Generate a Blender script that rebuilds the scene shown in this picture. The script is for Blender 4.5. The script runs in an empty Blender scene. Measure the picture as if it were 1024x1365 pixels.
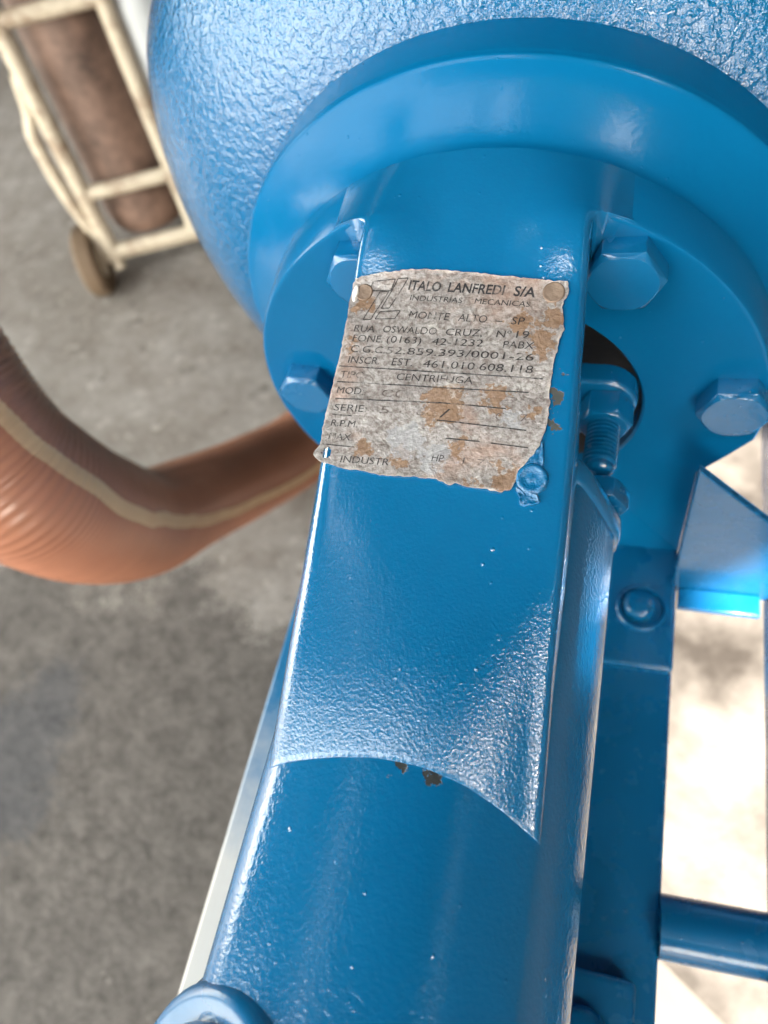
import bpy, bmesh, math, random
from math import sin, cos, pi, radians, sqrt, hypot, atan2
from mathutils import Vector, Matrix, noise
random.seed(7)
S = 0.001                      # the scene is written in millimetres
scn = bpy.context.scene
COL = scn.collection

# ------------------------------------------------------------------ camera
CAM = Vector((53.75, -206.6, 262.3))
right = Vector((0.95217675, 0.22074637, -0.21125925))
down = Vector((0.0853742, -0.85608482, -0.50973525))
fwd = Vector((-0.29337804, 0.46732197, -0.83399011))
cd = bpy.data.cameras.new('camera')
cam = bpy.data.objects.new('camera', cd); COL.objects.link(cam)
m = Matrix((right, -down, -fwd)).transposed().to_4x4(); m.translation = CAM * S
cam.matrix_world = m
cd.sensor_fit = 'HORIZONTAL'; cd.sensor_width = 36; cd.lens = 36 * 1017.45 / 1024
cd.clip_start = 0.005; cd.clip_end = 500
cd.dof.use_dof = True; cd.dof.focus_distance = 0.235; cd.dof.aperture_fstop = 11.5
scn.camera = cam

# ------------------------------------------------------------------ sky, sun, exposure
SUN_EL = radians(54.3)
w = bpy.data.worlds.new('World'); scn.world = w; w.use_nodes = True
nt = w.node_tree
sky = nt.nodes.new('ShaderNodeTexSky'); sky.sky_type = 'NISHITA'; sky.sun_disc = False
sky.sun_elevation = SUN_EL; sky.sun_rotation = radians(135)
sky.air_density = 4.0; sky.dust_density = 2.0; sky.ozone_density = 0.5
bg = nt.nodes['Background']; bg.inputs[1].default_value = 0.15
hs = nt.nodes.new('ShaderNodeHueSaturation'); hs.inputs['Saturation'].default_value = .3
nt.links.new(sky.outputs[0], hs.inputs['Color']); nt.links.new(hs.outputs[0], bg.inputs[0])
sd = bpy.data.lights.new('sun', 'SUN'); sd.energy = 2.6; sd.angle = radians(0.5); sd.color = (1, .965, .91)
sun = bpy.data.objects.new('sun', sd); COL.objects.link(sun)
sdir = Vector((cos(SUN_EL) * .7071, -cos(SUN_EL) * .7071, sin(SUN_EL)))   # towards the sun
sun.rotation_euler = sdir.to_track_quat('Z', 'Y').to_euler()
scn.view_settings.view_transform = 'Standard'; scn.view_settings.look = 'None'
scn.view_settings.exposure = 3.7; scn.view_settings.gamma = 1

# ------------------------------------------------------------------ helpers
def mesh(name, verts, faces, mat, parent=None, angle=35, smooth=True):
    me = bpy.data.meshes.new(name)
    me.from_pydata([(v[0] * S, v[1] * S, v[2] * S) for v in verts], [], faces)
    if mat: me.materials.append(mat)
    bm = bmesh.new(); bm.from_mesh(me)
    bmesh.ops.recalc_face_normals(bm, faces=bm.faces); bm.to_mesh(me); bm.free()
    if smooth:
        me.polygons.foreach_set('use_smooth', [True] * len(me.polygons))
        me.set_sharp_from_angle(angle=radians(angle))
    o = bpy.data.objects.new(name, me); COL.objects.link(o)
    if parent: o.parent = parent
    return o

def empty(name, label, cat, loc=(0, 0, 0), group=None):
    o = bpy.data.objects.new(name, None); COL.objects.link(o)
    o.location = Vector(loc) * S; o.empty_display_size = .02
    o['label'] = label; o['category'] = cat
    if group: o['group'] = group
    return o

def bevel(o, width, seg=3):
    b = o.modifiers.new('bevel', 'BEVEL'); b.width = width * S; b.segments = seg
    b.limit_method = 'ANGLE'; b.angle_limit = radians(40); b.harden_normals = False
    return o

def lathe(prof, n=96, closed=False):
    """profile of (y, r) turned about the Y axis"""
    V, F = [], []
    for k in range(n):
        a = 2 * pi * k / n
        for (y, r) in prof: V.append((r * cos(a), y, r * sin(a)))
    p = len(prof)
    for k in range(n):
        k2 = (k + 1) % n
        for j in range(p - 1):
            F.append((k * p + j, k2 * p + j, k2 * p + j + 1, k * p + j + 1))
    return V, F

def basis(axis):
    z = Vector(axis).normalized()
    x = z.cross(Vector((0, 0, 1)))
    if x.length < .1: x = z.cross(Vector((0, 1, 0)))
    x.normalize(); y = z.cross(x)
    return x, y, z

def turn(prof, origin, axis, n=48, xref=None):
    """profile of (h, r) turned about axis; r may be 0 at the ends"""
    x, y, z = basis(axis)
    o = Vector(origin); V, F = [], []
    for k in range(n):
        a = 2 * pi * k / n
        for (h, r) in prof: V.append(tuple(o + z * h + (x * cos(a) + y * sin(a)) * r))
    p = len(prof)
    for k in range(n):
        k2 = (k + 1) % n
        for j in range(p - 1): F.append((k * p + j, k2 * p + j, k2 * p + j + 1, k * p + j + 1))
    F.append(tuple(k * p for k in range(n))[::-1]); F.append(tuple(k * p + p - 1 for k in range(n)))
    return V, F

def box(x0, x1, y0, y1, z0, z1):
    V = [(x, y, z) for x in (x0, x1) for y in (y0, y1) for z in (z0, z1)]
    F = [(0, 1, 3, 2), (4, 6, 7, 5), (0, 4, 5, 1), (2, 3, 7, 6), (0, 2, 6, 4), (1, 5, 7, 3)]
    return V, F

def join(*parts):
    V, F = [], []
    for v, f in parts:
        k = len(V); V += list(v); F += [tuple(i + k for i in q) for q in f]
    return V, F

def tube(pts, r, n=20, cap=True):
    """round tube through points; r a number or one per point"""
    P = [Vector(p) for p in pts]; N = len(P)
    R = r if isinstance(r, (list, tuple)) else [r] * N
    T = [(P[min(i + 1, N - 1)] - P[max(i - 1, 0)]).normalized() for i in range(N)]
    x, y, z = basis(T[0]); V, F = [], []
    u = x
    for i in range(N):
        u = (u - T[i] * u.dot(T[i])).normalized(); v = T[i].cross(u)
        for k in range(n):
            a = 2 * pi * k / n
            V.append(tuple(P[i] + (u * cos(a) + v * sin(a)) * R[i]))
    for i in range(N - 1):
        for k in range(n):
            k2 = (k + 1) % n
            F.append((i * n + k, i * n + k2, (i + 1) * n + k2, (i + 1) * n + k))
    if cap:
        F.append(tuple(range(n))[::-1]); F.append(tuple((N - 1) * n + k for k in range(n)))
    return V, F

def spline(pts, step):
    """Catmull-Rom through points, resampled evenly"""
    P = [Vector(p) for p in pts]; P = [P[0] * 2 - P[1]] + P + [P[-1] * 2 - P[-2]]
    out = []
    for i in range(1, len(P) - 2):
        a, b, c, d = P[i - 1:i + 3]
        for k in range(60):
            t = k / 60
            out.append(.5 * ((2 * b) + (c - a) * t + (2 * a - 5 * b + 4 * c - d) * t * t + (3 * b - a - 3 * c + d) * t ** 3))
    out.append(P[-2])
    res = [out[0]]; acc = 0
    for i in range(1, len(out)):
        seg = (out[i] - out[i - 1]).length; d0 = 0
        while acc + seg - d0 >= step:
            d0 += step - acc; acc = 0
            res.append(out[i - 1].lerp(out[i], d0 / seg))
        acc += seg - d0
    return res

def ss(a, b, x):
    t = max(0., min(1., (x - a) / (b - a))); return t * t * (3 - 2 * t)
def lerp(a, b, t): return a + (b - a) * t
def interp(tab, x):
    if x <= tab[0][0]: return tab[0][1]
    for (a, b), (c, d) in zip(tab, tab[1:]):
        if x <= c: return b + (d - b) * (x - a) / (c - a)
    return tab[-1][1]

# ------------------------------------------------------------------ materials
class NT:
    def __init__(s, name):
        s.m = bpy.data.materials.new(name); s.m.use_nodes = True
        s.t = s.m.node_tree; s.b = s.t.nodes['Principled BSDF']; s.out = s.t.nodes['Material Output']
        s.co = s.n('ShaderNodeTexCoord').outputs['Object']
    def n(s, t, **k):
        x = s.t.nodes.new(t)
        for a, b in k.items(): setattr(x, a, b)
        return x
    def l(s, a, b): s.t.links.new(a, b)
    def noise(s, scale, detail=4, rough=.55, dist=0, co=None, out='Fac'):
        x = s.n('ShaderNodeTexNoise'); x.inputs['Scale'].default_value = scale
        x.inputs['Detail'].default_value = detail; x.inputs['Roughness'].default_value = rough
        x.inputs['Distortion'].default_value = dist
        s.l(co or s.co, x.inputs['Vector']); return x.outputs[out]
    def ramp(s, f, stops, interp='LINEAR'):
        x = s.n('ShaderNodeValToRGB'); cr = x.color_ramp; cr.interpolation = interp
        while len(cr.elements) < len(stops): cr.elements.new(.5)
        for e, (p, c) in zip(cr.elements, stops):
            e.position = p; e.color = (c, c, c, 1) if isinstance(c, (int, float)) else tuple(c) + (1,)
        s.l(f, x.inputs[0]); return x.outputs[0]
    def mix(s, f, a, b, mode='MIX'):
        x = s.n('ShaderNodeMix', data_type='RGBA', blend_type=mode)
        for v, i in ((f, 0), (a, 6), (b, 7)):
            if hasattr(v, 'links') or hasattr(v, 'is_linked'): s.l(v, x.inputs[i])
            elif isinstance(v, (int, float)): x.inputs[i].default_value = v if i == 0 else (v, v, v, 1)
            else: x.inputs[i].default_value = tuple(v) + (1,)
        return x.outputs[2]
    def math(s, op, a, b=0):
        x = s.n('ShaderNodeMath', operation=op)
        for v, i in ((a, 0), (b, 1)):
            if isinstance(v, (int, float)): x.inputs[i].default_value = v
            else: s.l(v, x.inputs[i])
        return x.outputs[0]
    def bump(s, h, strength, dist, prev=None):
        x = s.n('ShaderNodeBump'); x.inputs['Strength'].default_value = strength
        x.inputs['Distance'].default_value = dist; s.l(h, x.inputs['Height'])
        if prev: s.l(prev, x.inputs['Normal'])
        return x.outputs[0]
    def set(s, **k):
        for a, v in k.items():
            i = s.b.inputs[a.replace('_', ' ')]
            if isinstance(v, (int, float)): i.default_value = v
            elif isinstance(v, (tuple, list)): i.default_value = tuple(v) + (1,)
            else: s.l(v, i)
        return s
    def spots(s, pts, edge_noise, amount, warp=1.0):
        """mask of worn spots with ragged outlines round the given points (mm, radius)"""
        tot = None
        nz = s.n('ShaderNodeTexNoise'); nz.inputs['Scale'].default_value = 260; nz.inputs['Detail'].default_value = 5
        nz.inputs['Roughness'].default_value = .65; s.l(s.co, nz.inputs['Vector'])
        of = s.n('ShaderNodeVectorMath', operation='MULTIPLY_ADD'); s.l(nz.outputs['Color'], of.inputs[0])
        of.inputs[1].default_value = (.014 * warp,) * 3; s.l(s.co, of.inputs[2])
        of2 = s.n('ShaderNodeVectorMath', operation='SUBTRACT'); s.l(of.outputs[0], of2.inputs[0]); of2.inputs[1].default_value = (.007 * warp,) * 3
        for (x, y, z, r) in pts:
            d = s.n('ShaderNodeVectorMath', operation='DISTANCE'); s.l(of2.outputs[0], d.inputs[0])
            d.inputs[1].default_value = (x * S, y * S, z * S)
            v = s.math('SUBTRACT', 1, s.math('DIVIDE', d.outputs['Value'], r * S))
            tot = v if tot is None else s.math('MAXIMUM', tot, v)
        v = s.math('ADD', tot, s.math('MULTIPLY', s.math('SUBTRACT', edge_noise, .5), amount))
        return s.ramp(v, [(.22, 0), (.3, 1)])

def enamel(name, grain, strength, rough=.2, wear=(), pits=.0, grain2=0, coat=.35, spec=.5, coat_rough=.06, fade=None, wearcol=((.004, .013, .015), (.022, .022, .020))):
    """thick blue enamel brushed over cast iron"""
    t = NT(name)
    big = t.noise(22, 3); fine = t.noise(grain, 3, .55)
    col = t.mix(big, (.0008, .102, .250), (.0013, .120, .290))
    r = t.ramp(t.noise(60, 4), [(.3, rough * .75), (.75, rough * 1.35)])
    # brush streaks and casting lumps
    sc = t.n('ShaderNodeMapping'); sc.inputs['Scale'].default_value = (1, .06, 1); t.l(t.co, sc.inputs[0])
    streak = t.noise(700, 2, .5, 0, sc.outputs[0])
    n1 = t.bump(t.noise(70, 3), .2, .0006)
    n2 = t.bump(streak, .10, .00012, n1)
    h = t.ramp(fine, [(.36, 0), (.66, 1)])
    if fade:                                   # the casting gets rougher along the arm
        sx = t.n('ShaderNodeSeparateXYZ'); t.l(t.co, sx.inputs[0])
        f = t.ramp(t.math('MULTIPLY', t.math('ADD', t.math('MULTIPLY', sx.outputs[1], -1), t.math('MULTIPLY', t.noise(40, 3), .05)), 4), [(fade[0] * 4, .22), (fade[1] * 4, 1)])
        h = t.math('MULTIPLY', h, f)
    n3 = t.bump(h, strength, .00014, n2)
    if grain2:
        h2 = t.ramp(t.noise(grain2, 2), [(.4, 0), (.62, 1)])
        n3 = t.bump(h2, strength, .00034, n3)
    # small pits and paint nibs
    v = t.n('ShaderNodeTexVoronoi'); v.inputs['Scale'].default_value = 230; t.l(t.co, v.inputs['Vector'])
    nib = t.ramp(v.outputs['Distance'], [(.0, 1), (.16, 0)])
    sel = t.ramp(t.noise(90, 1), [(.58, 0), (.66, 1)])
    n4 = t.bump(t.math('MULTIPLY', nib, sel), .5 + pits, .0005, n3)
    if wear:
        msk = t.spots(wear, t.noise(260, 4, .65), 1.1)
        wc = t.mix(t.noise(300, 3), *wearcol)
        col = t.mix(msk, col, wc); r = t.mix(msk, r, .6)
        n4 = t.bump(msk, .6, -.0004, n4)
    t.set(Base_Color=col, Roughness=r, Normal=n4, Specular_IOR_Level=spec, Coat_Weight=coat, Coat_IOR=1.7, Coat_Roughness=coat_rough, Coat_Normal=n4)
    return t.m
WORDS= [('ITALO', -18.2, -24.94, -7.4, -25.57, 3.1, 1), ('LANFREDI', -4.9, -25.68, 13.3, -26.73, 3.1, 1), ('S/A', 16.4, -26.95, 23.2, -27.37, 3.1, 1), ('INDUSTRIAS', -17.3, -29.16, 0.1, -30.12, 1.8, 0), ('MECANICAS', 4.3, -30.33, 21.8, -31.28, 1.8, 0), ('MONTE', -16.8, -34.98, -3.4, -35.72, 2.5, 0), ('ALTO', -0.4, -35.82, 8.9, -36.35, 2.5, 0), ('-', 11.5, -36.46, 13.9, -36.67, 2.5, 0), ('SP', 16.7, -36.77, 20.7, -36.98, 2.5, 0), ('RUA', -35.0, -40.05, -27.9, -40.26, 2.35, 0), ('OSWALDO', -25.0, -40.26, -6.9, -40.68, 2.35, 0), ('CRUZ,', -3.9, -40.79, 8.0, -41.1, 2.35, 0), ('Nº', 12.5, -41.21, 17.0, -41.32, 2.35, 0), ('19', 18.7, -41.32, 22.6, -41.42, 2.35, 0), ('FONE.', -35.0, -43.53, -24.5, -43.75, 2.35, 0), ('(0163)', -23.2, -43.75, -11.5, -44.06, 2.35, 0), ('42-1232', -8.0, -44.17, 8.6, -44.49, 2.35, 0), ('PABX', 15.0, -44.7, 24.4, -44.91, 2.35, 0), ('C.G.C.', -35.2, -47.23, -23.2, -47.55, 2.35, 0), ('52.859.393/0001-26', -22.9, -47.55, 24.8, -48.71, 2.35, 0), ('INSCR.', -35.4, -51.04, -24.6, -51.35, 2.45, 0), ('EST.', -20.3, -51.46, -13.4, -51.67, 2.45, 0), ('461.010.608.118', -9.9, -51.78, 25.0, -52.73, 2.45, 0), ('TIPO:', -37.4, -56.32, -28.3, -56.43, 2.3, 0), ('CENTRIFUGA', -18.0, -56.53, 6.8, -56.85, 2.3, 0), ('MOD:', -37.6, -61.82, -28.4, -62.03, 2.3, 0), ('3', 18.1, -62.98, 21.3, -63.08, 2.6, 0), ('SERIE:', -37.7, -67.73, -26.5, -67.84, 2.3, 0), ('/', -2.3, -68.05, 0.8, -68.05, 2.8, 0), ('C', 15.2, -68.16, 17.7, -68.16, 2.4, 0), ('7', 22.8, -68.26, 24.8, -68.26, 2.4, 0), ('5', -21.9, -67.84, -18.9, -67.84, 2.4, 0), ('6', -15.4, -67.84, -12.4, -67.94, 2.4, 0), ('C', -22.3, -62.13, -18.7, -62.24, 2.5, 0), ('0', -17.7, -62.24, -14.7, -62.34, 2.5, 0), ('6', -9.9, -67.94, -7.2, -67.94, 2.4, 0), ('R.P.M.', -37.9, -73.02, -28.8, -73.12, 2.2, 0), ('MAX.', -37.9, -77.56, -29.9, -77.67, 2.2, 0), ('INDUSTR', -32.6, -85.06, -16.4, -85.06, 2.3, 0), ('HP', -2.8, -82.53, 0.8, -82.74, 2.3, 0), ('177', 6.9, -82.95, 13.5, -83.27, 2.2, 0)]
LINES= [(-38.4, -53.47, 28.2, -55.58), (-38.3, -58.96, 24.4, -60.12), (-37.9, -64.77, -2.1, -64.67), (-3.3, -64.56, 18.1, -65.62), (-38.1, -70.16, -31.3, -70.37), (-3.0, -70.37, 25.0, -72.17), (0.6, -76.08, 11.3, -76.5), (14.8, -76.82, 26.2, -77.56), (-38.5, -80.52, -28.9, -80.84)]
LOGO= [[(-30.9, -23.67), (-23.2, -23.04), (-24.3, -26.63), (-31.9, -26.63)], [(-28.1, -27.05), (-25.0, -27.05), (-29.9, -36.88), (-32.6, -36.98)], [(-22.3, -22.93), (-18.8, -22.72), (-24.0, -32.86), (-26.8, -32.97)], [(-27.0, -34.13), (-20.1, -33.71), (-21.6, -36.56), (-28.4, -36.77)]]
STRIPE_SIDE = Vector((53.75, -206.6, 262.3))   # side of the hose the stripe lies on
STRIPE = [(0, -0.2), (225, -0.2), (250, -0.3), (275, -0.35), (300, -0.45), (325, -0.5), (350, -0.45), (375, -0.35), (400, -0.3), (425, -0.2), (450, -0.25), (475, -0.2), (500, -0.15), (525, -0.05), (550, 0.05), (575, 0.25), (600, 0.4), (625, 0.5), (650, 0.55), (675, 0.6), (700, 0.6), (725, 0.6), (750, 0.6), (775, 0.65), (800, 0.7), (3000, 0.7)]
M_arm = enamel('blue_enamel_arm', 1000, .6, .11, fade=(.125, .185), coat=.9, wearcol=((.02, .04, .045), (.07, .06, .05)), wear=[(33.0, -58, 76, 3.4), (33.8, -50, 78, 2.2), (33.0, -66, 74, 2.8)])
M_barrel = enamel('blue_enamel_bearing_housing', 650, .35, .13, coat=.5, wear=[(-31, -171.0, 43, 2.2), (2, -167, 53, 3.6), (12, -168.5, 52, 3.4), (-24, -170.5, 46.5, 1.6), (-26, -236, 50, 2.6)])
M_volute = enamel('blue_enamel_rough_casting', 560, .85, .10, grain2=300, coat=.55, coat_rough=.05, spec=.35)
M_face = enamel('blue_enamel_machined', 420, .1, .22, coat=.5)
M_disc = enamel('blue_enamel_cover', 600, .12, .2, coat=.05, spec=.22)
M_neck = enamel('blue_enamel_neck', 420, .14, .2, coat=0, spec=.12)
M_bolt = enamel('blue_enamel_fasteners', 500, .25, .24, pits=.3)
M_frame = enamel('blue_enamel_frame', 300, .12, .26, coat=.15)

def iron(name, col, rough):
    t = NT(name); c = t.mix(t.noise(120, 5), tuple(v * .5 for v in col), tuple(v * 1.5 for v in col))
    t.set(Base_Color=c, Roughness=rough, Normal=t.bump(t.noise(400, 4), .4, .0005)); return t.m
M_dark = iron('dark_greasy_iron', (.012, .010, .010), .6)
M_shaft = iron('worn_steel', (.2, .19, .18), .35)

# ------------------------------------------------------------------ ground
def ground_mat():
    t = NT('worn_concrete_floor')
    a = t.ramp(t.noise(2.2, 6, .6), [(.32, 0), (.7, 1)])
    b = t.ramp(t.noise(16, 6, .68), [(.35, 0), (.68, 1)])
    c = t.mix(a, (.15, .135, .12), (.30, .28, .265))
    c = t.mix(t.math('MULTIPLY', b, .75), c, (.12, .10, .085))
    d = t.ramp(t.noise(45, 5, .7), [(.57, 0), (.72, 1)])
    c = t.mix(t.math('MULTIPLY', d, .6), c, (.42, .395, .36))
    e = t.ramp(t.noise(30, 4, .6, .4), [(.6, 0), (.75, 1)])
    c = t.mix(t.math('MULTIPLY', e, .85), c, (.06, .05, .043))
    st = t.spots([(-470, -140, FZ, 360), (-560, -330, FZ, 260), (-330, -60, FZ, 190), (-700, 60, FZ, 120)], t.noise(9, 5, .7), .9, 12)
    c = t.mix(t.math('MULTIPLY', st, .95), c, t.mix(t.ramp(t.noise(34, 8, .78, .4), [(.30, 0), (.72, 1)]), (.036, .032, .029), (.142, .128, .118)))
    bl = t.spots([(-640, -150, FZ, 130), (-600, -60, FZ, 70)], t.noise(14, 5, .75), 1.6, 14)
    c = t.mix(t.math('MULTIPLY', bl, .45), c, (.035, .042, .055))
    so = t.spots([(330, 100, FZ, 520), (300, -200, FZ, 420), (420, 500, FZ, 500)], t.noise(9, 5, .7), .5, 12)
    c = t.mix(so, c, t.mix(t.ramp(t.noise(13, 4, .55), [(.3, 0), (.7, 1)]), (.035, .028, .022), (.19, .165, .14)))
    n = t.bump(t.noise(60, 6, .65), .5, .006)
    t.set(Base_Color=c, Roughness=.85, Normal=n, Specular_IOR_Level=.25); return t.m
FZ = -560.0
g = 60000
o = mesh('ground', [(-g, -g, FZ), (g, -g, FZ), (g, g, FZ), (-g, g, FZ)], [(0, 1, 2, 3)], ground_mat(), smooth=False)
o['kind'] = 'structure'

# roof overhead (outside the frame): it casts the shade the pump stands in
def roof_mat():
    t = NT('weathered_roof_sheet'); t.set(Base_Color=t.mix(t.noise(3, 4), (.035, .033, .032), (.06, .058, .055)), Roughness=.6); return t.m
RX0, RX1, RY0, RY1, RZ = -2600, 1900, -900, 3400, 2400
def sheet(x0, x1, y0, y1):
    n = max(6, int((x1 - x0) / 40)); V, F = [], []
    for i in range(n + 1):
        x = lerp(x0, x1, i / n); z = RZ + 18 * sin(x / 45)
        V += [(x, y0, z), (x, y1, z), (x, y0, z + 3), (x, y1, z + 3)]
    for i in range(n):
        a = i * 4; b = a + 4
        F += [(a, b, b + 1, a + 1), (a + 2, a + 3, b + 3, b + 2), (a, a + 2, b + 2, b), (a + 1, b + 1, b + 3, a + 3)]
    return V, F
SK = (-1275, -1225, -700, 300)          # narrow strip opened in the roof to shape the reflections
parts = [sheet(RX0, SK[0], RY0, RY1), sheet(SK[0], SK[1], RY0, SK[2]), sheet(SK[0], SK[1], SK[3], RY1), sheet(SK[1], RX1, RY0, RY1),
         sheet(-640, -430, -2000, RY0), sheet(-60, 1374, -2000, RY0), sheet(-2600, -1900, -2000, RY0), sheet(1374, 1520, -2000, -1350), sheet(1374, 1900, -1100, RY0)]       # gaps beside these let the sun and sky in
for x in (RX0 + 60, RX1 - 60):
    for y in (RY0 + 60, RY1 - 60): parts.append(box(x - 40, x + 40, y - 40, y + 40, FZ, RZ - 20))
o = mesh('roof', *join(*parts), roof_mat(), smooth=False); o['kind'] = 'structure'
# unseen walls added outside the frame to block light and shape reflections
t = NT('dark_blocker_wall'); t.set(Base_Color=t.mix(t.noise(2, 4), (.05, .046, .043), (.09, .084, .08)), Roughness=.85)
for wb in ((1900, 2000, -2000, 3400, FZ, 2370),                                                     # right
           (-1300, 1900, -2100, -2000, 600, 2370), (-350, 300, -2100, -2000, FZ, 600), (1300, 1900, -2100, -2000, FZ, 600),   # back, open low down; the middle block stands in for the photographer
           (-2600, 2000, 3400, 3500, FZ, 2370),                                                     # far end
           (-2700, -2600, 1000, 3400, FZ, 2370), (-2700, -2600, -350, 1000, 1150, 2370), (-2700, -2600, -650, -350, FZ, 2370)):                                                   # left
    o = mesh('blocker_wall', *box(*wb), t.m, smooth=False); o['kind'] = 'structure'

# ------------------------------------------------------------------ the pump
pump = empty('centrifugal_pump', 'blue enamelled centrifugal pump with a worn metal nameplate on its sloping arm', 'pump')

# volute casing: spiral body, radius modulated round the axis
DELTA = [(100, 0), (122, -3), (130, -1.5), (137, 1.5), (142, 3.5), (150, 6), (160, 3.5), (168, .7), (180, -2), (190, -3.5), (210, -2), (240, 0)]
V, F = [], []
NA, NS = 160, 60
for k in range(NA):
    a = 2 * pi * k / NA; dl = interp(DELTA, math.degrees(a))
    for j in range(NS + 1):
        ph = radians(167 - 232 * j / NS)
        f = ss(167, 120, math.degrees(ph))
        r = 102 + 100 * sin(ph) + dl * f
        V.append((r * cos(a), 157 + 100 * cos(ph), r * sin(a)))
for k in range(NA):
    k2 = (k + 1) % NA
    for j in range(NS):
        F.append((k * (NS + 1) + j, k2 * (NS + 1) + j, k2 * (NS + 1) + j + 1, k * (NS + 1) + j + 1))
F.append(tuple(k * (NS + 1) + NS for k in range(NA)))
mesh('volute_casing', V, F, M_volute, pump)

# sloping top surface of the arm
SL, ZA = .3414, 96.47
HY = hypot(1, SL)
XR = [(-190, 41.1), (-163, 40.5), (-143, 39.9), (-100, 39.9), (-68, 39.6), (-34, 38.7), (-12, 38.0), (-5, 38.0), (-3, 38.5), (-1.6, 39.8), (-.5, 43), (.4, 50), (1.5, 60), (20, 60)]
XL = [(-190, 38.9), (-166, 39.4), (-139, 40.6), (-112, 41.6), (-87, 41.5), (-61, 40.5), (-40, 40.0), (-21, 39.0), (-8, 37.6), (-5, 37.4), (-3, 38.0), (-1.6, 39.3), (-.5, 43), (.4, 50), (1.5, 60), (20, 60)]
def bz(x):
    """top of the bearing housing: flat-shouldered on one side, round on the other"""
    if x >= 0: return sqrt(max(1, 53 ** 2 - x * x))
    if x > -33: return -42 + sqrt(95 ** 2 - x * x)
    return 33 + sqrt(max(0, 15 ** 2 - (x + 27.8) ** 2))
ARC = [(-42, -176), (-40, -175.2), (-35.5, -173), (-31.8, -171.7), (-26.9, -170.5), (-15.3, -168.2), (-4.4, -166.7), (8.3, -166.6), (20.6, -168.7), (30.8, -172.4), (41, -177.5), (44, -179)]
def arm_z(x, y):
    ze = ZA + SL * y
    z = lerp(ze, bz(max(-41, min(41, x))) + .45 + .30 * (y - interp(ARC, x)), ss(-72, -172, y))
    if y > -40:
        z += max(0, sqrt(107.6 ** 2 - x * x) - (ZA + SL * 19.6)) * ss(-34, 22, y) * 1.02
        R = 105.9 + max(y, 0) / 19.2 * 1.6 + .25
        zr = sqrt(R * R - x * x)
        z = lerp(z, zr, ss(-26, 3, y) * ss(8, 38, abs(x)))
        z = min(z, zr) - .9 * ss(43, 58, abs(x)) * ss(-2, 1, y)
    return z

# cover: neck ring, then the drilled disc that carries the arm and runs down into a foot
mesh('casing_neck', *lathe([(19.7, 60), (19.7, 105.4), (22, 106.0), (25, 107.8), (29, 111.2), (33, 115.2), (36.5, 119.2), (39, 122.4), (40.1, 124.2), (40.9, 125.3), (41.6, 125.8), (42.3, 125.7), (43, 126), (44, 126.1), (60, 126.6), (60, 60)], 180), M_neck, pump, angle=50)
def outline(a):
    """outer radius of the cover disc at angle a (degrees, 0 = +X, 90 = up)"""
    a = (a + 180) % 360 - 180
    c, s_ = cos(radians(a)), sin(radians(a))
    R = 105.8
    P = [(104.2, -18), (97, -29), (86, -44.6), (85.8, -120)]
    if -54.4 <= a < -9.8:
        for (x0, z0), (x1, z1) in zip(P, P[1:]):
            den = c * (z1 - z0) - s_ * (x1 - x0)
            if abs(den) < 1e-9: continue
            t = (x0 * (z1 - z0) - z0 * (x1 - x0)) / den
            u = (t * c - x0) / (x1 - x0) if abs(x1 - x0) > abs(z1 - z0) else (t * s_ - z0) / (z1 - z0)
            if -1e-6 <= u <= 1 + 1e-6 and t > 0: return t
    if -125.6 < a < -54.4: return 120 / abs(s_)
    if -144 < a <= -125.6: return 85.8 / abs(c)
    return R
angs = sorted(set([i * 2.0 for i in range(-90, 90)] + [-9.8, -16.65, -27.4, -54.42, -54.38, -125.58, -125.62, -144.1, -143.9]))
V, F = [], []; q = 5
for a in angs:
    R = outline(a); c, s_ = cos(radians(a)), sin(radians(a))
    for (y, r) in ((10, 59), (1.0, 59), (0, 60), (0, R - 2.6), (-.45, R - 1.7), (-.35, R - .7), (.5, R), (19.2, R + 1.6), (20.4, R + .4), (20.4, 60)):
        x, z = r * c, r * s_
        if abs(x) < 46 and z > 60: z = min(z, arm_z(x, y) - .3 * ss(46, 38, abs(x)) - .02)      # cut away under the sloping arm
        V.append((x, y, z))
q = 10; N = len(angs)
for k in range(N):
    k2 = (k + 1) % N
    for j in range(q - 1): F.append((k * q + j, k2 * q + j, k2 * q + j + 1, k * q + j + 1))
mesh('cover_disc', V, F, M_disc, pump, angle=40)
# the dark chamber behind the opening
mesh('seal_chamber', *lathe([(9.5, 60), (9.5, 58.9), (24, 58), (24.5, 56), (24.5, 12), (24.5, 0.5)], 64), M_dark, pump)

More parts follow.
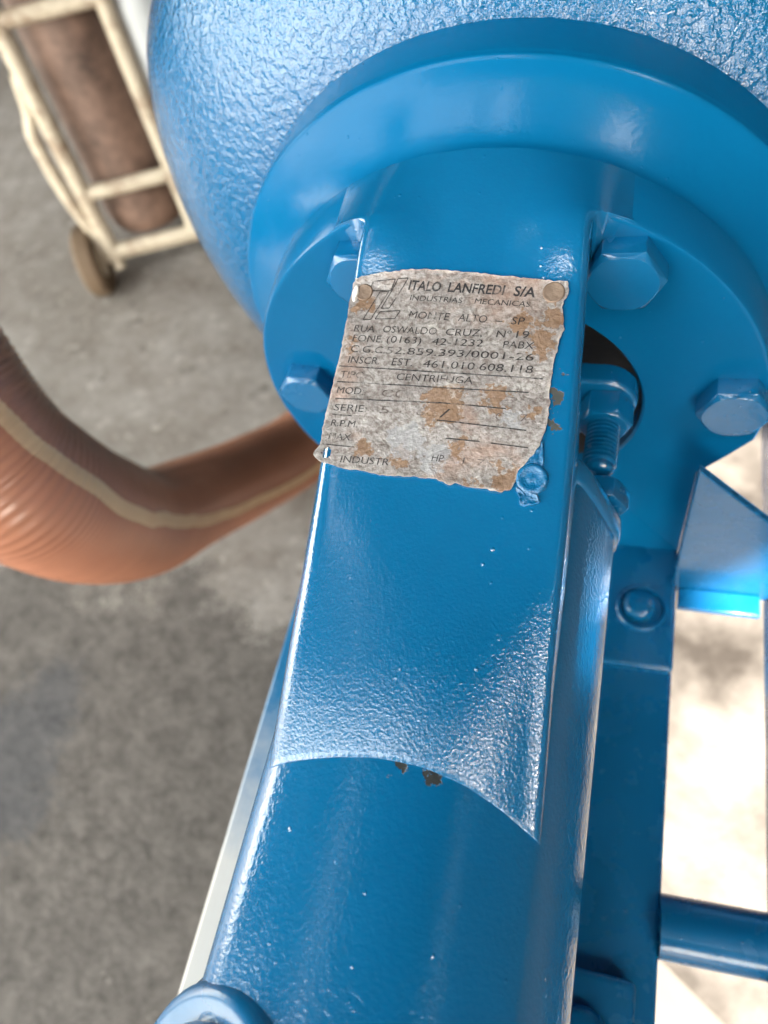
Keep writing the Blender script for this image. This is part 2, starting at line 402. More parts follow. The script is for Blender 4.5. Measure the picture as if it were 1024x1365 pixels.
# arm: thick sloping bracket from the cover to the bearing housing
V, F = [], []
RR = 3.2
ys = [19.6 - 2.0 * i for i in range(0, 10)] + [1.2, .9, .4, 0, -.5, -1, -1.6, -2.3, -3.2, -4.2, -6] + [-8.4 - 2.0 * i for i in range(0, 84)]
rows_ = []
for y0 in ys:
    v = y0 * HY
    xr, xl = interp(XR, v), interp(XL, v)
    row = []
    deep = 3 if y0 > -.3 else 18 if y0 > -30 else lerp(18, 60, ss(-40, -58, y0))
    prof = []
    RL = lerp(3.5, 7.5, ss(-40, -120, y0)); lprof = []
    for k in range(0, 6):                         # rounded corners
        a = pi / 2 * k / 5; prof.append((xr - RR + RR * sin(a), RR * (1 - cos(a)))); lprof.append((xl - RL + RL * sin(a), RL * (1 - cos(a))))
    top = [(-xl + RL + (xr + xl - RR - RL) * i / 22, 0) for i in range(1, 22)]
    left = [(-x, d) for x, d in lprof]
    full = [(-xl + .6, deep)] + [(x, d) for x, d in left[::-1]] + top + prof + [(xr - .6, deep)]
    for (x, d) in full:
        # the last rows follow the curved machined edge on the housing
        y = y0
        if y0 < -140:
            yend = interp(ARC, x)
            y = lerp(-140, yend, (y0 + 140) / (ys[-1] + 140))
        zb = arm_z(lerp(x, max(-xl + RL, min(xr - RR, x)), ss(-1, -8, y)), y); d = d if d > 2.9 and x in (full[0][0], full[-1][0]) else d * ss(-.5, -6, y)
        row.append((x, y, zb - d))
    rows_.append(row)
last = rows_[-1]
rows_.append([(x, y - .15, z - .2) for x, y, z in last]); rows_.append([(x * .995, y + .1, z - 6) for x, y, z in last])
n = len(rows_[0])
for r in rows_: V += r
for i in range(len(rows_) - 1):
    for j in range(n - 1): F.append((i * n + j, i * n + j + 1, (i + 1) * n + j + 1, (i + 1) * n + j))
    F.append((i * n + n - 1, i * n, (i + 1) * n, (i + 1) * n + n - 1))
mesh('bracket_arm', V, F, M_arm, pump, angle=60)

# bearing housing: barrel with a raised rim at the end that faces the gland
sec = []
for k in range(0, 26): a = radians(90 - 2 * k); sec.append((53 * cos(a), 53 * sin(a)))           # top, right flank, bottom
sec += [(45, 24), (49.2, 12), (52.6, 2), (53, -2), (52, -12), (47, -28)]
for k in range(62, 91): a = radians(90 - 2 * k); sec.append((53 * cos(a), 53 * sin(a)))
sec += [(-20, -50), (-34, -44), (-41, -34), (-42.8, -20), (-42.8, 0), (-42.8, 20)]
for k in range(0, 25): a = radians(180 - 69.7 * k / 24); sec.append((-27.8 + 15 * cos(a), 33 + 15 * sin(a)))
for k in range(1, 22): x = -33 + 33 * k / 22; sec.append((x, bz(x)))
prof_y = [(-51, .94), (-51.4, .98), (-53, 1.022), (-55, 1.036), (-60.5, 1.036), (-61.4, 1.022), (-61.8, 1.002), (-68, 1), (-120, 1), (-170, 1), (-230, 1), (-330, 1)]
V, F = [], []; n = len(sec)
for (y, k) in prof_y: V += [(x * k, y, z * k) for x, z in sec]
for i in range(len(prof_y) - 1):
    for q in range(n): F.append((i * n + q, i * n + (q + 1) % n, (i + 1) * n + (q + 1) % n, (i + 1) * n + q))
F.append(tuple(range(n))); F.append(tuple((len(prof_y) - 1) * n + q for q in range(n)))
mesh('bearing_housing', V, F, M_barrel, pump, angle=50)
mesh('shaft', *lathe([(24, 1), (24, 15), (-52, 15), (-52, 1)], 48), M_shaft, pump)

def hexagon(r, rot=0):
    return [(r * cos(radians(60 * i + rot)), r * sin(radians(60 * i + rot))) for i in range(6)]
def hex_head(cx, y0, cz, af, h, rot=0, dome=1.2):
    """hex head standing on plane y0 towards -Y with a washer-turned face"""
    r = af / sqrt(3); V, F = [], []
    for (dx, dz) in hexagon(r, rot): V.append((cx + dx, y0, cz + dz))
    for (dx, dz) in hexagon(r, rot): V.append((cx + dx, y0 - h + 1.6, cz + dz))
    N = 36
    for k in range(N):
        a = radians(360 * k / N + rot)
        rad = af * .475
        V.append((cx + rad * cos(a), y0 - h, cz + rad * sin(a)))
    for i in range(6):
        j = (i + 1) % 6; F.append((i, j, 6 + j, 6 + i))
        b = 12 + i * 6
        for k in range(6): F.append((12 + (i * 6 + k) % N, 12 + (i * 6 + k + 1) % N, 6 + i if k < 3 else 6 + j))
        F.append((12 + (i * 6 + 3) % N, 6 + i, 6 + j))
    F.append(tuple(12 + k for k in range(N)))
    F.append(tuple(range(6)))
    return V, F
for (cx, cz, af, rot) in ((48.6, 75.2, 24, 2), (92.8, 8.0, 24.5, 3), (-42.5, 76, 24, 1), (-85.5, 8.6, 23, -6)):
    o = mesh('bolt', *hex_head(cx, 0.3, cz, af, 9.3, rot), M_bolt, pump, angle=30); bevel(o, .5, 2)

# gland plate with its stud and nut, inside the bracket
def hull_plate(cx, cz, ang, hw, r1, r2, y0, y1, n=24):
    pts = []
    d = (cos(ang), sin(ang)); al = math.acos((r1 - r2) / hw)
    for (ox, oz, r, a0, a1) in ((hw * d[0], hw * d[1], r2, ang - al, ang + al), (0, 0, r1, ang + al, ang + pi - al), (-hw * d[0], -hw * d[1], r2, ang + pi - al, ang + pi + al), (0, 0, r1, ang + pi + al, ang + 2 * pi - al)):
        for k in range(n): a = lerp(a0, a1, k / (n - 1)); pts.append((cx + ox + r * cos(a), cz + oz + r * sin(a)))
    N = len(pts); V = [(x, y0, z) for x, z in pts] + [(x, y1, z) for x, z in pts]
    F = [(i, (i + 1) % N, N + (i + 1) % N, N + i) for i in range(N)] + [tuple(range(N)), tuple(range(N, 2 * N))[::-1]]
    return V, F
gl = mesh('gland_plate', *hull_plate(0, 0, radians(15), 45, 27, 13.5, 2, -8, 24), M_bolt, pump, angle=50); bevel(gl, 1.6, 3)
for sgn in (1, -1):
    gx, gz = 45 * sgn, 11 * sgn
    o = mesh('gland_nut', *hex_head(gx, -8.2, gz, 19, 11, 2), M_bolt, pump, angle=30); bevel(o, .6, 2)
    pr = [(0, 5.9)]
    for k in range(10): pr += [(19 + k * 1.9, 6.4), (19 + k * 1.9 + .55, 6.4), (19 + k * 1.9 + .95, 5.1), (19 + k * 1.9 + 1.3, 5.1)]
    pr += [(39, 5.6), (40.2, 4.6), (40.6, 3.0), (40.7, .3)]
    o = mesh('gland_stud', *turn(pr, (gx, 0, gz), (0, -1, 0), 28), M_bolt, pump, angle=40)
for (bx, bzz) in ((46, 4), (-46, 4)):
    v, f = hex_head(bx, 0, bzz, 19, 9, 2)
    o = mesh('bolt', [(x, -51.5 - y, z) for x, y, z in v], f, M_bolt, pump, angle=30); bevel(o, .5, 2)

# foot under the cover, with a washer and a thickly painted bolt
o = mesh('foot', *box(50.5, 85.6, -67, 12, -139, -120), M_frame, pump); bevel(o, 2.2, 3)
o = mesh('foot', *box(-85.6, -50.5, -67, 12, -139, -120), M_frame, pump); bevel(o, 2.2, 3)
for sx in (1, -1):
    ws = mesh('washer', *turn([(-.5, 13), (2.6, 12.9), (3.3, 12.2), (3.3, 11), (2.6, 10.3), (.6, 10), (.5, .5)], (69 * sx, -36, -120), (0, 0, 1), 48), M_frame, pump)
    mesh('foot_bolt', *turn([(0, 7.9), (6.4, 7.8), (8, 7), (8.8, 5.4), (9, 0.4)], (67.8 * sx, -36, -119.6), (0, 0, 1), 32), M_frame, pump, angle=50)
# foot under the bearing housing and the web that carries it
o = mesh('foot', *box(-76.5, 76.5, -300, -202.5, -126, -110), M_frame, pump); bevel(o, 3, 3)
o = mesh('support_web', *box(-9, 9, -310, -90, -112, -40), M_frame, pump)
for sx in (1, -1):
    mesh('foot_bolt', *turn([(0, 11), (6, 10.8), (9, 9.4), (10, 7), (10.2, .4)], (57 * sx, -226, -110.2), (0, 0, 1), 32), M_frame, pump, angle=50)
# filler boss with its cap on the near end of the housing
ax = Vector((-.42, -.10, .9)).normalized()
bo = (-27, -254, 38)
mesh('filler_boss', *turn([(-14, 36), (-4, 33), (1, 30), (4, 28.4), (7.2, 27.6), (9.2, 26), (9.8, 23.5), (8.6, 20.5), (8.4, .5)], bo, ax, 64), M_frame, pump, angle=50)
mesh('filler_cap', *turn([(8, 19), (11, 18.8), (13.6, 17), (15.4, 12.5), (16.2, 6), (16.4, .4)], bo, ax, 48), M_frame, pump, angle=50)

# ------------------------------------------------------------------ nameplate
def aged(t):
    base = t.mix(t.ramp(t.noise(95, 5, .65), [(.3, 0), (.7, 1)]), (.25, .23, .225), (.44, .418, .408))
    grime = t.ramp(t.noise(620, 3, .7), [(.36, 1), (.58, 0)])
    base = t.mix(t.math('MULTIPLY', grime, .75), base, (.13, .10, .088))
    pink = t.ramp(t.noise(38, 4, .6, .5), [(.52, 0), (.68, 1)])
    base = t.mix(t.math('MULTIPLY', pink, .6), base, (.34, .21, .155))
    rust = t.spots([(27, -41, 82, 6), (29, -33, 85, 5), (-2, -62, 76, 9), (15, -59, 77, 6), (22, -83, 68, 7), (-14, -79, 71, 5), (-26, -76, 71, 4), (-33, -30, 87, 4), (-35, -42, 82, 3.5), (27, -62, 75, 3.5), (5, -74, 71, 4), (19, -35, 84, 5), (10, -89, 66, 6)], t.noise(210, 5, .7), 1.7)
    base = t.mix(t.math('MULTIPLY', rust, .8), base, t.mix(t.noise(500, 3), (.17, .085, .045), (.29, .18, .10)))
    grey = t.spots([(-12, -73, 71, 8), (-2, -78, 70, 6), (20, -65, 74, 5)], t.noise(160, 4, .7), 1.4)
    base = t.mix(t.math('MULTIPLY', grey, .6), base, (.34, .35, .375))
    chalk = t.ramp(t.noise(150, 5, .7, .6), [(.6, 0), (.7, 1)])
    base = t.mix(t.math('MULTIPLY', chalk, .55), base, (.58, .55, .52))
    at_ = t.n('ShaderNodeAttribute', attribute_name='torn_edge')
    eg = t.ramp(t.math('ADD', at_.outputs['Fac'], t.math('MULTIPLY', t.math('SUBTRACT', t.noise(130, 5, .75), .55), 3.0)), [(.5, 0), (.9, 1)])
    base = t.mix(t.math('MULTIPLY', eg, .6), base, (.58, .55, .51))
    h = t.math('ADD', t.math('MULTIPLY', t.noise(600, 4, .65), .6), t.math('MULTIPLY', t.noise(140, 4, .6, .8), 1.2))
    n = t.bump(h, .9, .00055)
    return base, n
t = NT('corroded_aluminium_plate'); cB, nB = aged(t)
t.set(Base_Color=cB, Normal=nB, Roughness=.42, Metallic=.3); M_plate = t.m
def ink(name, lo, hi, col):
    t = NT(name); cB, nB = aged(t)
    wear = t.math('ADD', t.math('MULTIPLY', t.noise(170, 3, .6), .75), t.math('MULTIPLY', t.noise(900, 2, .6), .25))
    f = t.ramp(wear, [(lo, 1), (hi, 0)])
    t.set(Base_Color=t.mix(f, cB, col), Normal=nB, Roughness=.5, Metallic=.1); return t.m
M_ink = ink('worn_black_print', .55, .68, (.022, .020, .022))
M_ink2 = ink('worn_black_print_bold', .52, .74, (.020, .020, .024))
M_stamp = ink('faint_stamped_mark', .46, .6, (.10, .08, .075))

plate_pts = [(-38, -24.2), (-37.4, -22.6), (-34, -22.0), (-30, -21.2), (-25.8, -20.7), (-19, -20.0), (-13, -19.7), (-6, -20.0), (-0.3, -20.6), (8, -21.5), (16.8, -22.5), (23, -23.2), (28.6, -23.6), (32.7, -23.9), (33.2, -26), (32.9, -28.1), (31.9, -30), (31.5, -31.9), (32.3, -35), (32.9, -39.3), (32, -42), (31.8, -44.3), (31.2, -48), (30.9, -51.6), (30.5, -55), (30.6, -58.9), (31, -63), (30.9, -68.4), (30.6, -71), (30.2, -73.1), (29.5, -76), (28, -79.1), (26, -82), (23.8, -85.7), (23.3, -88), (22.6, -90.6), (20, -91.9), (17.7, -91.9), (13, -91.2), (8.4, -91.1), (5.6, -90.2), (3.6, -91.4), (1.2, -90), (-2.4, -89.1), (-8, -89.2), (-13.3, -89.6), (-19, -89.4), (-25.9, -88.3), (-31, -88.2), (-36.3, -87.0), (-40, -86.2), (-42.2, -84.4), (-41.6, -82.6), (-40.5, -81), (-40.4, -77), (-40.7, -73.4), (-40.2, -68), (-39.8, -63), (-39.4, -56), (-38.7, -48.5), (-38.5, -42), (-38.2, -35.1), (-38.4, -30)]
# roughen the torn outline
def rough_poly(P, n=6, amp=.45):
    out = []
    for i, a in enumerate(P):
        b = P[(i + 1) % len(P)]
        for k in range(n):
            t = k / n; x, y = lerp(a[0], b[0], t), lerp(a[1], b[1], t)
            out.append((x + amp * noise.noise((x * .7, y * .7, 3)), y + amp * noise.noise((x * .7, y * .7, 9))))
    return out
PO = rough_poly(plate_pts)
def inside(x, y, P):
    r = False
    for i in range(len(P)):
        (x1, y1), (x2, y2) = P[i], P[i - 1]
        if (y1 > y) != (y2 > y) and x < (x2 - x1) * (y - y1) / (y2 - y1) + x1: r = not r
    return r
def edge(x, y, P):
    best = (1e9, None)
    for i in range(len(P)):
        (x1, y1), (x2, y2) = P[i], P[i - 1]
        dx, dy = x2 - x1, y2 - y1; L = dx * dx + dy * dy
        t = 0 if L == 0 else max(0, min(1, ((x - x1) * dx + (y - y1) * dy) / L))
        px, py = x1 + t * dx, y1 + t * dy; d = hypot(x - px, y - py)
        if d < best[0]: best = (d, (px, py))
    return best
def plate_h(u, v):
    """height of the buckled plate above the arm, mm"""
    h = .75 + .30 * noise.noise((u * .09, v * .09, 1)) + .12 * noise.noise((u * .3, v * .3, 5)) + .035 * noise.noise((u * 1.1, v * 1.1, 7))
    h += 1.0 * math.exp(-((u + 41.5) ** 2 + (v + 85) ** 2) / 14)            # curled lower corner
    h += .5 * math.exp(-((v + 91) ** 2) / 5) * (.5 + .5 * sin(u * .45))      # lifted bottom edge
    h -= .35 * math.exp(-((u + 33.4) ** 2 + (v + 27.8) ** 2) / 12) + .35 * math.exp(-((u - 28.5) ** 2 + (v + 27.2) ** 2) / 12)
    return max(h, .25)
def on_arm(u, v, h):
    y = v / HY; return (u, y - h * SL / HY, arm_z(u, y) + h / HY)
st = .62
hole = (-37.7, -83.4, 1.9)
idx, V, F, lo_ = {}, [], [], 0
cells = []
nx, ny = int(80 / st), int(78 / st)
for i in range(nx):
    for j in range(ny):
        u, v = -45 + (i + .5) * st, -95 + (j + .5) * st
        if inside(u, v, PO) and hypot((u - hole[0]) / .75, v - hole[1]) > hole[2]: cells.append((i, j))
cs = set(cells)
def vid(i, j):
    if (i, j) not in idx:
        u, v = -45 + i * st, -95 + j * st
        full = all((i + a, j + b) in cs for a in (-1, 0) for b in (-1, 0))
        if not full:
            d, p = edge(u, v, PO)
            if d < 1.3 * st: u, v = p
        idx[(i, j)] = len(V); V.append(on_arm(u, v, plate_h(u, v)))
    return idx[(i, j)]
for (i, j) in cells: F.append((vid(i, j), vid(i + 1, j), vid(i + 1, j + 1), vid(i, j + 1)))
ec = {}
for f in F:
    for a, b in zip(f, f[1:] + f[:1]): ec[(a, b)] = ec.get((a, b), 0) + 1
bd = [(a, b) for (a, b) in ec if (b, a) not in ec]
sk = {}
nn = Vector((0, -SL, 1)).normalized()
for a, b in bd:
    for q in (a, b):
        if q not in sk: sk[q] = len(V); V.append(tuple(Vector(V[q]) - nn * .45))
    F.append((a, b, sk[b], sk[a]))
plate = mesh('nameplate', V, F, M_plate, pump, angle=70)
at_ = plate.data.attributes.new('torn_edge', 'FLOAT', 'POINT')
inv = {k: uv_ for uv_, k in idx.items()}
for k in range(len(V)):
    if k in inv:
        u, v = -45 + inv[k][0] * st, -95 + inv[k][1] * st
        at_.data[k].value = math.exp(-max(0, edge(u, v, PO)[0] - .2) / .8) if inside(u, v, PO) else 1
    else: at_.data[k].value = 1
plate['label'] = 'corroded aluminium nameplate with torn edges and worn black print'

# lettering: flat print that follows the buckled plate
def stamp(name, tris, mat, lift=.10):
    V = [on_arm(u, v, plate_h(u, v) + lift) for u, v in tris[0]]
    return mesh(name, V, tris[1], mat, plate, smooth=False)
def text_tris(txt, bold):
    cu = bpy.data.curves.new('t', 'FONT'); cu.body = txt; cu.size = 1; cu.resolution_u = 3
    cu.offset = .02 if bold else -.003
    ob = bpy.data.objects.new('t', cu); COL.objects.link(ob)
    dg = bpy.context.evaluated_depsgraph_get(); me = ob.evaluated_get(dg).to_mesh()
    P = [(v.co.x, v.co.y) for v in me.vertices]; Fc = [tuple(p.vertices) for p in me.polygons]
    ob.evaluated_get(dg).to_mesh_clear(); bpy.data.objects.remove(ob); bpy.data.curves.remove(cu)
    return P, Fc
def word(w):
    txt, u0, v0, u1, v1, h, wear = w
    P, Fc = text_tris(txt, wear == 1)
    x0, x1 = min(p[0] for p in P), max(p[0] for p in P)
    cap = .69
    L = hypot(u1 - u0, v1 - v0); dx, dy = (u1 - u0) / L, (v1 - v0) / L
    k = L / (x1 - x0)
    if txt == '-': h = 2.2
    lean = .10
    Q = []
    for x, y in P:
        a = (x - x0) * k + (y - cap / 2) / cap * h * lean; b = (y - cap / 2) / cap * h
        Q.append((u0 + dx * a - dy * b, v0 + dy * a + dx * b))
    return stamp('lettering', (Q, Fc), M_ink2 if wear == 1 else (M_stamp if txt in ('C', '0', '5', '6', '3', '7', '177') else M_ink))
for w in WORDS: word(w)
def strokes(lines, wd):
    Q, Fc = [], []
    for (a, b, c, d) in lines:
        L = hypot(c - a, d - b); nx_, ny_ = -(d - b) / L * wd / 2, (c - a) / L * wd / 2
        n = max(1, int(L / 2)); k0 = len(Q)
        for i in range(n + 1):
            t = i / n; x, y = lerp(a, c, t), lerp(b, d, t); Q += [(x + nx_, y + ny_), (x - nx_, y - ny_)]
        for i in range(n): j = k0 + 2 * i; Fc.append((j, j + 2, j + 3, j + 1))
    return Q, Fc
for k, L in enumerate(LINES): stamp('ruled_line', strokes([L], .36), M_ink2 if k < 3 else M_ink, .11)
for g in LOGO:
    stamp('emblem', strokes([(g[i][0], g[i][1], g[(i + 1) % 4][0], g[(i + 1) % 4][1]) for i in range(4)], .30), M_ink, .12)

# rivets
t = NT('brown_rusted_rivet'); t.set(Base_Color=t.mix(t.noise(300, 4), (.10, .065, .045), (.27, .20, .155)), Roughness=.75, Normal=t.bump(t.noise(500, 4), .6, .0005)); M_rivet = t.m
def disc(name, u, v, r, mat, h0, prof=None, squash=1, label=None):
    c = Vector(on_arm(u, v, h0)); V, F = turn(prof or [(-.3, r), (.25, r), (.45, r * .92), (.3, r * .8), (.32, r * .3), (.3, .05)], c, nn, 28)
    V = [tuple(Vector(p) + nn * (.18 * noise.noise(Vector(p) * .6))) for p in V]
    o = mesh(name, V, F, mat, plate, angle=60)
    if label: o['label'] = label
    return o
disc('rivet', 28.6, -27.2, 3.4, M_rivet, .75)
disc('rivet', -33.6, -27.2, 2.9, M_rivet, .7)
t = NT('chalky_paint_crust'); t.set(Base_Color=t.mix(t.noise(300, 4), (.6, .58, .56), (.82, .81, .8)), Roughness=.35, Normal=t.bump(t.noise(700, 4), .5, .0004)); M_crust = t.m
V, F = turn([(-.3, 1.0), (.5, 1.0), (1.1, .8), (1.3, .1)], (0, 0, 0), (0, 0, 1), 20)
V = [on_arm(-36.6 + x * 1.1 + .25 * y, -27.6 + y * 3.0, .4 + z) for x, y, z in V]
o = mesh('paint_crust', V, F, M_crust, plate); o['label'] = 'thick white paint crust on the upper corner'
# blue painted rivet and the wrinkled flap of paint hanging off it
M_skin = enamel('blue_enamel_wrinkled', 900, .8, .25)
disc('rivet', 28.2, -87.0, 4.0, M_skin, .55, [(-.6, 4.9), (.1, 4.8), (.55, 4.3), (.7, 3.4), (.35, 3.0), (.5, 1.5), (.55, .1)], label='rivet smothered in wrinkled blue paint')
def flake(pts, h, mat, lab, amp=.5):
    P = rough_poly(pts, 5, amp); cx = sum(p[0] for p in P) / len(P); cy = sum(p[1] for p in P) / len(P)
    V, F = [], []; N = len(P)
    for k, (f, hh) in enumerate(((1, -.2), (1, .5), (.9, .8), (.6, .45), (.3, .6))):
        for (x, y) in P:
            u, v = cx + (x - cx) * f, cy + (y - cy) * f
            V.append(on_arm(u, v, h + hh * (1 + .8 * noise.noise((u * .9, v * .9, k))) ))
    for k in range(4):
        for i in range(N): F.append((k * N + i, k * N + (i + 1) % N, (k + 1) * N + (i + 1) % N, (k + 1) * N + i))
    F.append(tuple(4 * N + i for i in range(N)))
    o = mesh('paint_flake', V, F, mat, plate, angle=60); o['label'] = lab; return o
flake([(23.6, -90.2), (27, -91), (29, -91.2), (30.8, -92.4), (31.2, -94), (29.5, -95), (27.5, -95.6), (25.6, -95.2), (25, -93)], .15, M_skin, 'wrinkled flap of blue paint below the rivet')
flake([(27.5, -79.6), (29.3, -77), (30.2, -74.6), (30.6, -78), (31.4, -82), (30, -84.5), (26.5, -84.2), (25.6, -82.6)], .1, M_skin, 'lifted blue paint edge above the rivet', .3)

# ------------------------------------------------------------------ base frame
fr = empty('base_frame', 'dark blue steel base frame of long rails under the pump', 'frame', (0, 0, FZ))
def fpart(name, v, f, mat=None, bv=2.0, **k):
    o = mesh(name, [(x, y, z - FZ) for x, y, z in v], f, mat or M_frame, fr, **k)
    if bv: bevel(o, bv, 2)
    return o
fpart('rail', *box(36, 85.6, -430, 15, -185, -126.2))
t = NT('blue_rail_painted_sheen'); sx_ = t.n('ShaderNodeSeparateXYZ'); t.l(t.co, sx_.inputs[0])
sheen = t.ramp(t.math('ADD', t.math('MULTIPLY', sx_.outputs[1], -1), t.math('MULTIPLY', t.noise(45, 5, .7), .09)), [(.15, 0), (.25, 1)])  # near end fades to off-white: reflected sheen put into the rail colour
t.set(Base_Color=t.mix(sheen, (.02, .15, .31), (.52, .51, .49)), Roughness=t.mix(sheen, .24, .5)); M_sheen = t.m
o = fpart('rail', *box(-122.5, -58, -430, 420, -185, -126.2), M_sheen); o['label'] = 'blue rail with a pale sheen painted in towards its near end'
fpart('rail', *box(131, 178, -430, 420, -146, -116.5))
fpart('rail', *box(36, 85.6, 40, 420, -185, -140))
# angle cross member: narrow lit flange and upright web with a sloping top
fpart('cross_flange', *box(86.2, 125, -32.5, -21.5, -124, -120), bv=.6)
V = [(83, -21, -12), (118, -21, -51.5), (160, -21, -90), (160, -21, -126), (83, -21, -126)]
V = V + [(x, -17, z) for x, y, z in V]
fpart('cross_web', V, [(0, 1, 2, 3, 4), (9, 8, 7, 6, 5)] + [(i, (i + 1) % 5, 5 + (i + 1) % 5, 5 + i) for i in range(5)], bv=.6)
fpart('cross_pipe', *tube([(85.3, -179.2, -131), (175, -176, -131)], 13.2, 40), bv=0)
for x, y in ((-95, 150), (60, 100), (-95, -360), (60, -360)):
    fpart('leg', *box(x - 20, x + 20, y - 20, y + 20, FZ, -186), bv=2)

# ------------------------------------------------------------------ suction hose
t = NT('brown_ribbed_pvc')
c = t.mix(t.noise(9, 3), (.25, .098, .056), (.37, .165, .098))
t.set(Base_Color=c, Roughness=.27, Subsurface_Weight=.0); M_hose = t.m
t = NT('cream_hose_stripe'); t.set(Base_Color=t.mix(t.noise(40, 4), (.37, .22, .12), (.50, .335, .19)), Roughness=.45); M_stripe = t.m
HP = [(-395, 190, 150), (-345, 95, 110), (-321.6, 14, 37), (-308.9, -8, 3), (-295.7, -24.0, -37), (-290, -24, -75.9), (-303, -2, -147.7), (-346, 55, -262), (-371, 133, -357), (-366, 213, -432), (-346, 307, -500), (-290, 410, -511.5), (-235, 520, -511.5), (-150, 640, -511), (0, 800, -511)]
path = spline(HP, 1.0)
rad = []
for i, p in enumerate(path): rad.append(47.5 + .5 * sin(2 * pi * i / 4.2))
hose = empty('suction_hose', 'brown ribbed suction hose with a cream stripe curving beside the pump', 'hose', tuple(HP[-1][:2]) + (FZ,))
hl = Vector((HP[-1][0], HP[-1][1], FZ))
Vh, Fh = tube(path, rad, 36)
mesh('hose_wall', [tuple(Vector(v) - hl) for v in Vh], Fh, M_hose, hose, angle=80)
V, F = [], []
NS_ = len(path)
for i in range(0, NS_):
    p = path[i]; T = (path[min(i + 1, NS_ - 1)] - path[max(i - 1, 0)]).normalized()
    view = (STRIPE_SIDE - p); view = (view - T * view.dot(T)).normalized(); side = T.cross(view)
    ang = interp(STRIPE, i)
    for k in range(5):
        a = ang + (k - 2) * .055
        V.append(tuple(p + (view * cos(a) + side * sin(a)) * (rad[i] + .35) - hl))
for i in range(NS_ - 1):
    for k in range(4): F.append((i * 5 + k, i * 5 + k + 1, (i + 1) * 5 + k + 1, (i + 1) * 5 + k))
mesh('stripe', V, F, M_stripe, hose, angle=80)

# ------------------------------------------------------------------ hand trolley with a cylinder
t = NT('chipped_cream_paint'); c = t.mix(t.ramp(t.noise(14, 6, .75), [(.46, 0), (.66, 1)]), (.46, .40, .31), (.20, .135, .09)); t.set(Base_Color=c, Roughness=.5); M_cream = t.m
t = NT('rusty_brown_cylinder'); t.set(Base_Color=t.mix(t.ramp(t.noise(16, 6, .7), [(.35, 0), (.65, 1)]), (.05, .028, .02), (.19, .115, .085)), Roughness=.6, Normal=t.bump(t.noise(120, 4), .3, .001)); M_cyl = t.m
t = NT('pale_grey_cylinder'); t.set(Base_Color=t.mix(t.noise(14, 5), (.34, .36, .38), (.52, .54, .55)), Roughness=.45); M_pale = t.m
t = NT('mauve_paint'); t.set(Base_Color=t.mix(t.noise(14, 5), (.17, .10, .12), (.25, .16, .19)), Roughness=.5); M_mauve = t.m
t = NT('brown_rubber'); t.set(Base_Color=t.mix(t.noise(60, 4), (.06, .038, .022), (.15, .10, .06)), Roughness=.8); M_tyre = t.m
tro = empty('hand_trolley', 'cream tubular hand trolley with chipped paint standing on the concrete floor', 'trolley', (-790, 680, FZ))
TB = Vector((-790, 680, FZ))
def tp(name, v, f, mat, parent=tro, **k):
    return mesh(name, [tuple(Vector(p) - TB) for p in v], f, mat, parent, **k)
lt, rt = Vector((-797.5, 717.1, -155.7)), Vector((-665.6, 778.8, -167.5))
up = Vector((1.8, 45, 336.3)) / 336.3
lb, rb = lt - up * 336.3, rt - up * 336.3
fr_ = Vector((132, 62, -12)).normalized(); bk = up.cross(fr_)      # bk points away to the back/left of the trolley
tp('side_rail', *tube([lt + up * 330, lb], 13, 20), M_cream)
tp('side_rail', *tube([rt + up * 330, rb], 13, 20), M_cream)
for f in (-.05, .70, 1.0):
    a = lt - up * 336 * f; b = rt - up * 336 * f
    if f < 0: a, b = lt + up * 10, rt + up * 10
    tp('crossbar', *tube([a - fr_ * 4, b + fr_ * 4], 11.5, 20), M_cream)
tp('wheel_stay', *tube(spline([(-815, 716, -215), (-829, 711, -268), (-835, 696, -300), (-826, 678, -390), (-803, 667, -492)], 8), 9.5, 16), M_cream)
off = Vector((-658, 802.7, -156.8)) - rt
tp('wheel_stay', *tube(spline([(-676, 792, -60), (-654, 806, -150), (-650, 798, -215), (-656.7, 790.5, -284), (-664, 760, -390), (-672, 730, -500)], 8), 9.5, 16), M_cream)
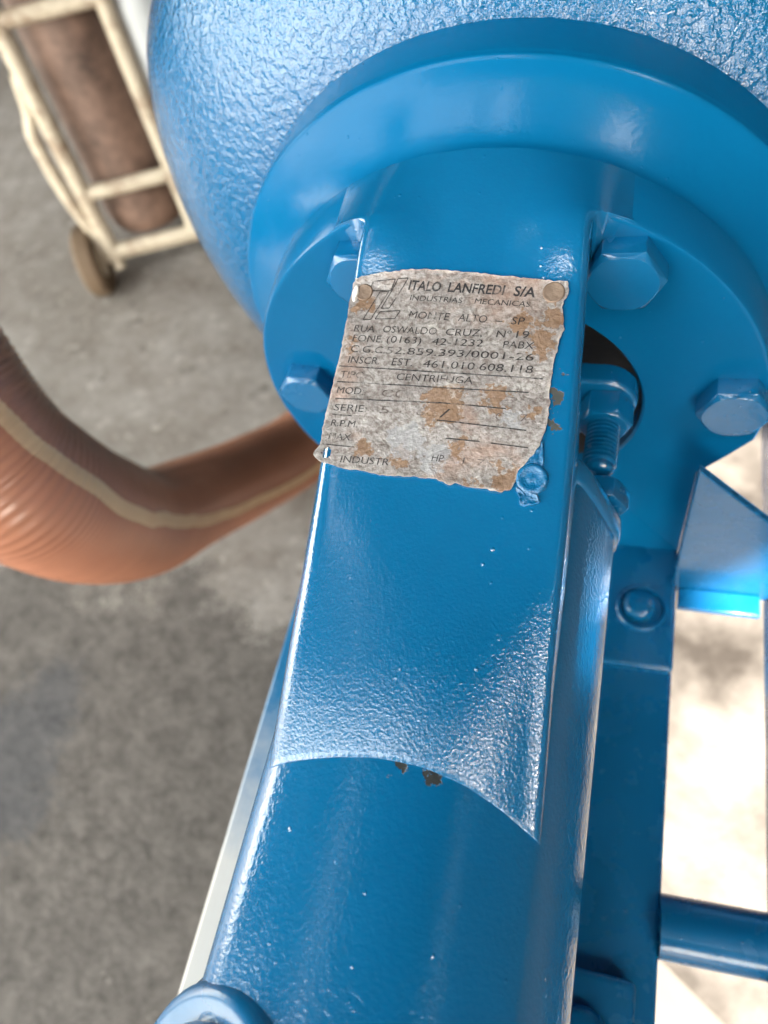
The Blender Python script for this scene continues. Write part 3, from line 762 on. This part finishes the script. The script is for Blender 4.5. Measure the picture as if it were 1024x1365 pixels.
for c in (Vector((-836, 659, -500)), Vector((-836, 659, -500)) + fr_ * 215):
    wv, wf = turn([(-14, 30), (-17, 40), (-17, 52), (-11, 59), (0, 60.5), (11, 59), (17, 52), (17, 40), (14, 30)], c, fr_, 40)
    wh = tp('wheel', wv, wf, M_tyre)
    hv, hf = turn([(-20, 8), (-20, 13), (-15, 30), (15, 30), (20, 13), (20, 8)], c, fr_, 24)
    mesh('hub', [tuple(Vector(p) - TB) for p in hv], hf, M_cream, wh)
tp('axle', *tube([Vector((-836, 659, -500)), Vector((-836, 659, -500)) + fr_ * 215], 8, 14), M_cream)
tp('toe_plate', *join(tube([lb, lb - bk * 0 + Vector((62, -120, 0)) * 0 - up * 30], 10, 12)), M_cream)

mid = (lb + rb) / 2
back = Vector((-.42, .9, .0)).normalized()
def cyl(name, label, base, r, hgt, mat, extra=None):
    o = empty(name, label, 'gas cylinder', tuple(base))
    b0 = Vector(base)
    prof = [(4, r * .55), (0, r * .72), (3, r * .84), (14, r * .95), (34, r), (hgt, r), (hgt + r * .6, r * .8), (hgt + r, r * .35), (hgt + r * 1.15, .5)]
    v, f = turn(prof, (0, 0, 0), up, 48); mesh('cylinder_wall', v, f, mat, o)
    if extra:
        v, f = turn([(hgt * .45, r + .4), (hgt, r + .4)], (0, 0, 0), up, 48); mesh('painted_band', v, f[:-2], extra, o)
    return o
cyl('gas_cylinder', 'rusty brown gas cylinder standing between the rails of the trolley', mid + back * 76 - up * 2 + fr_ * 0, 70, 620, M_cyl)
cyl('gas_cylinder', 'pale grey gas cylinder half hidden by the blue casing', mid + back * 40 + fr_ * 112 + up * 26, 44, 300, M_pale)

# pale board on the ground beyond the cross pipe
t = NT('pale_plywood'); t.set(Base_Color=t.mix(t.noise(30, 5), (.10, .083, .064), (.14, .118, .095)), Roughness=.7); M_board = t.m
bd_ = [(150, -198), (121, -176), (60, -230), (40, -300), (330, -330)]
bd_ = [(118, -174), (176, -213), (300, -297), (240, -420), (20, -300)]
V = [(x, y, FZ + .5) for x, y in bd_] + [(x, y, FZ + 9) for x, y in bd_]
o = mesh('board', V, [(0, 1, 2, 3, 4), (9, 8, 7, 6, 5)] + [(i, (i + 1) % 5, 5 + (i + 1) % 5, 5 + i) for i in range(5)], M_board, smooth=False)
o['label'] = 'pale beige board lying on the ground below the cross pipe'; o['category'] = 'board'
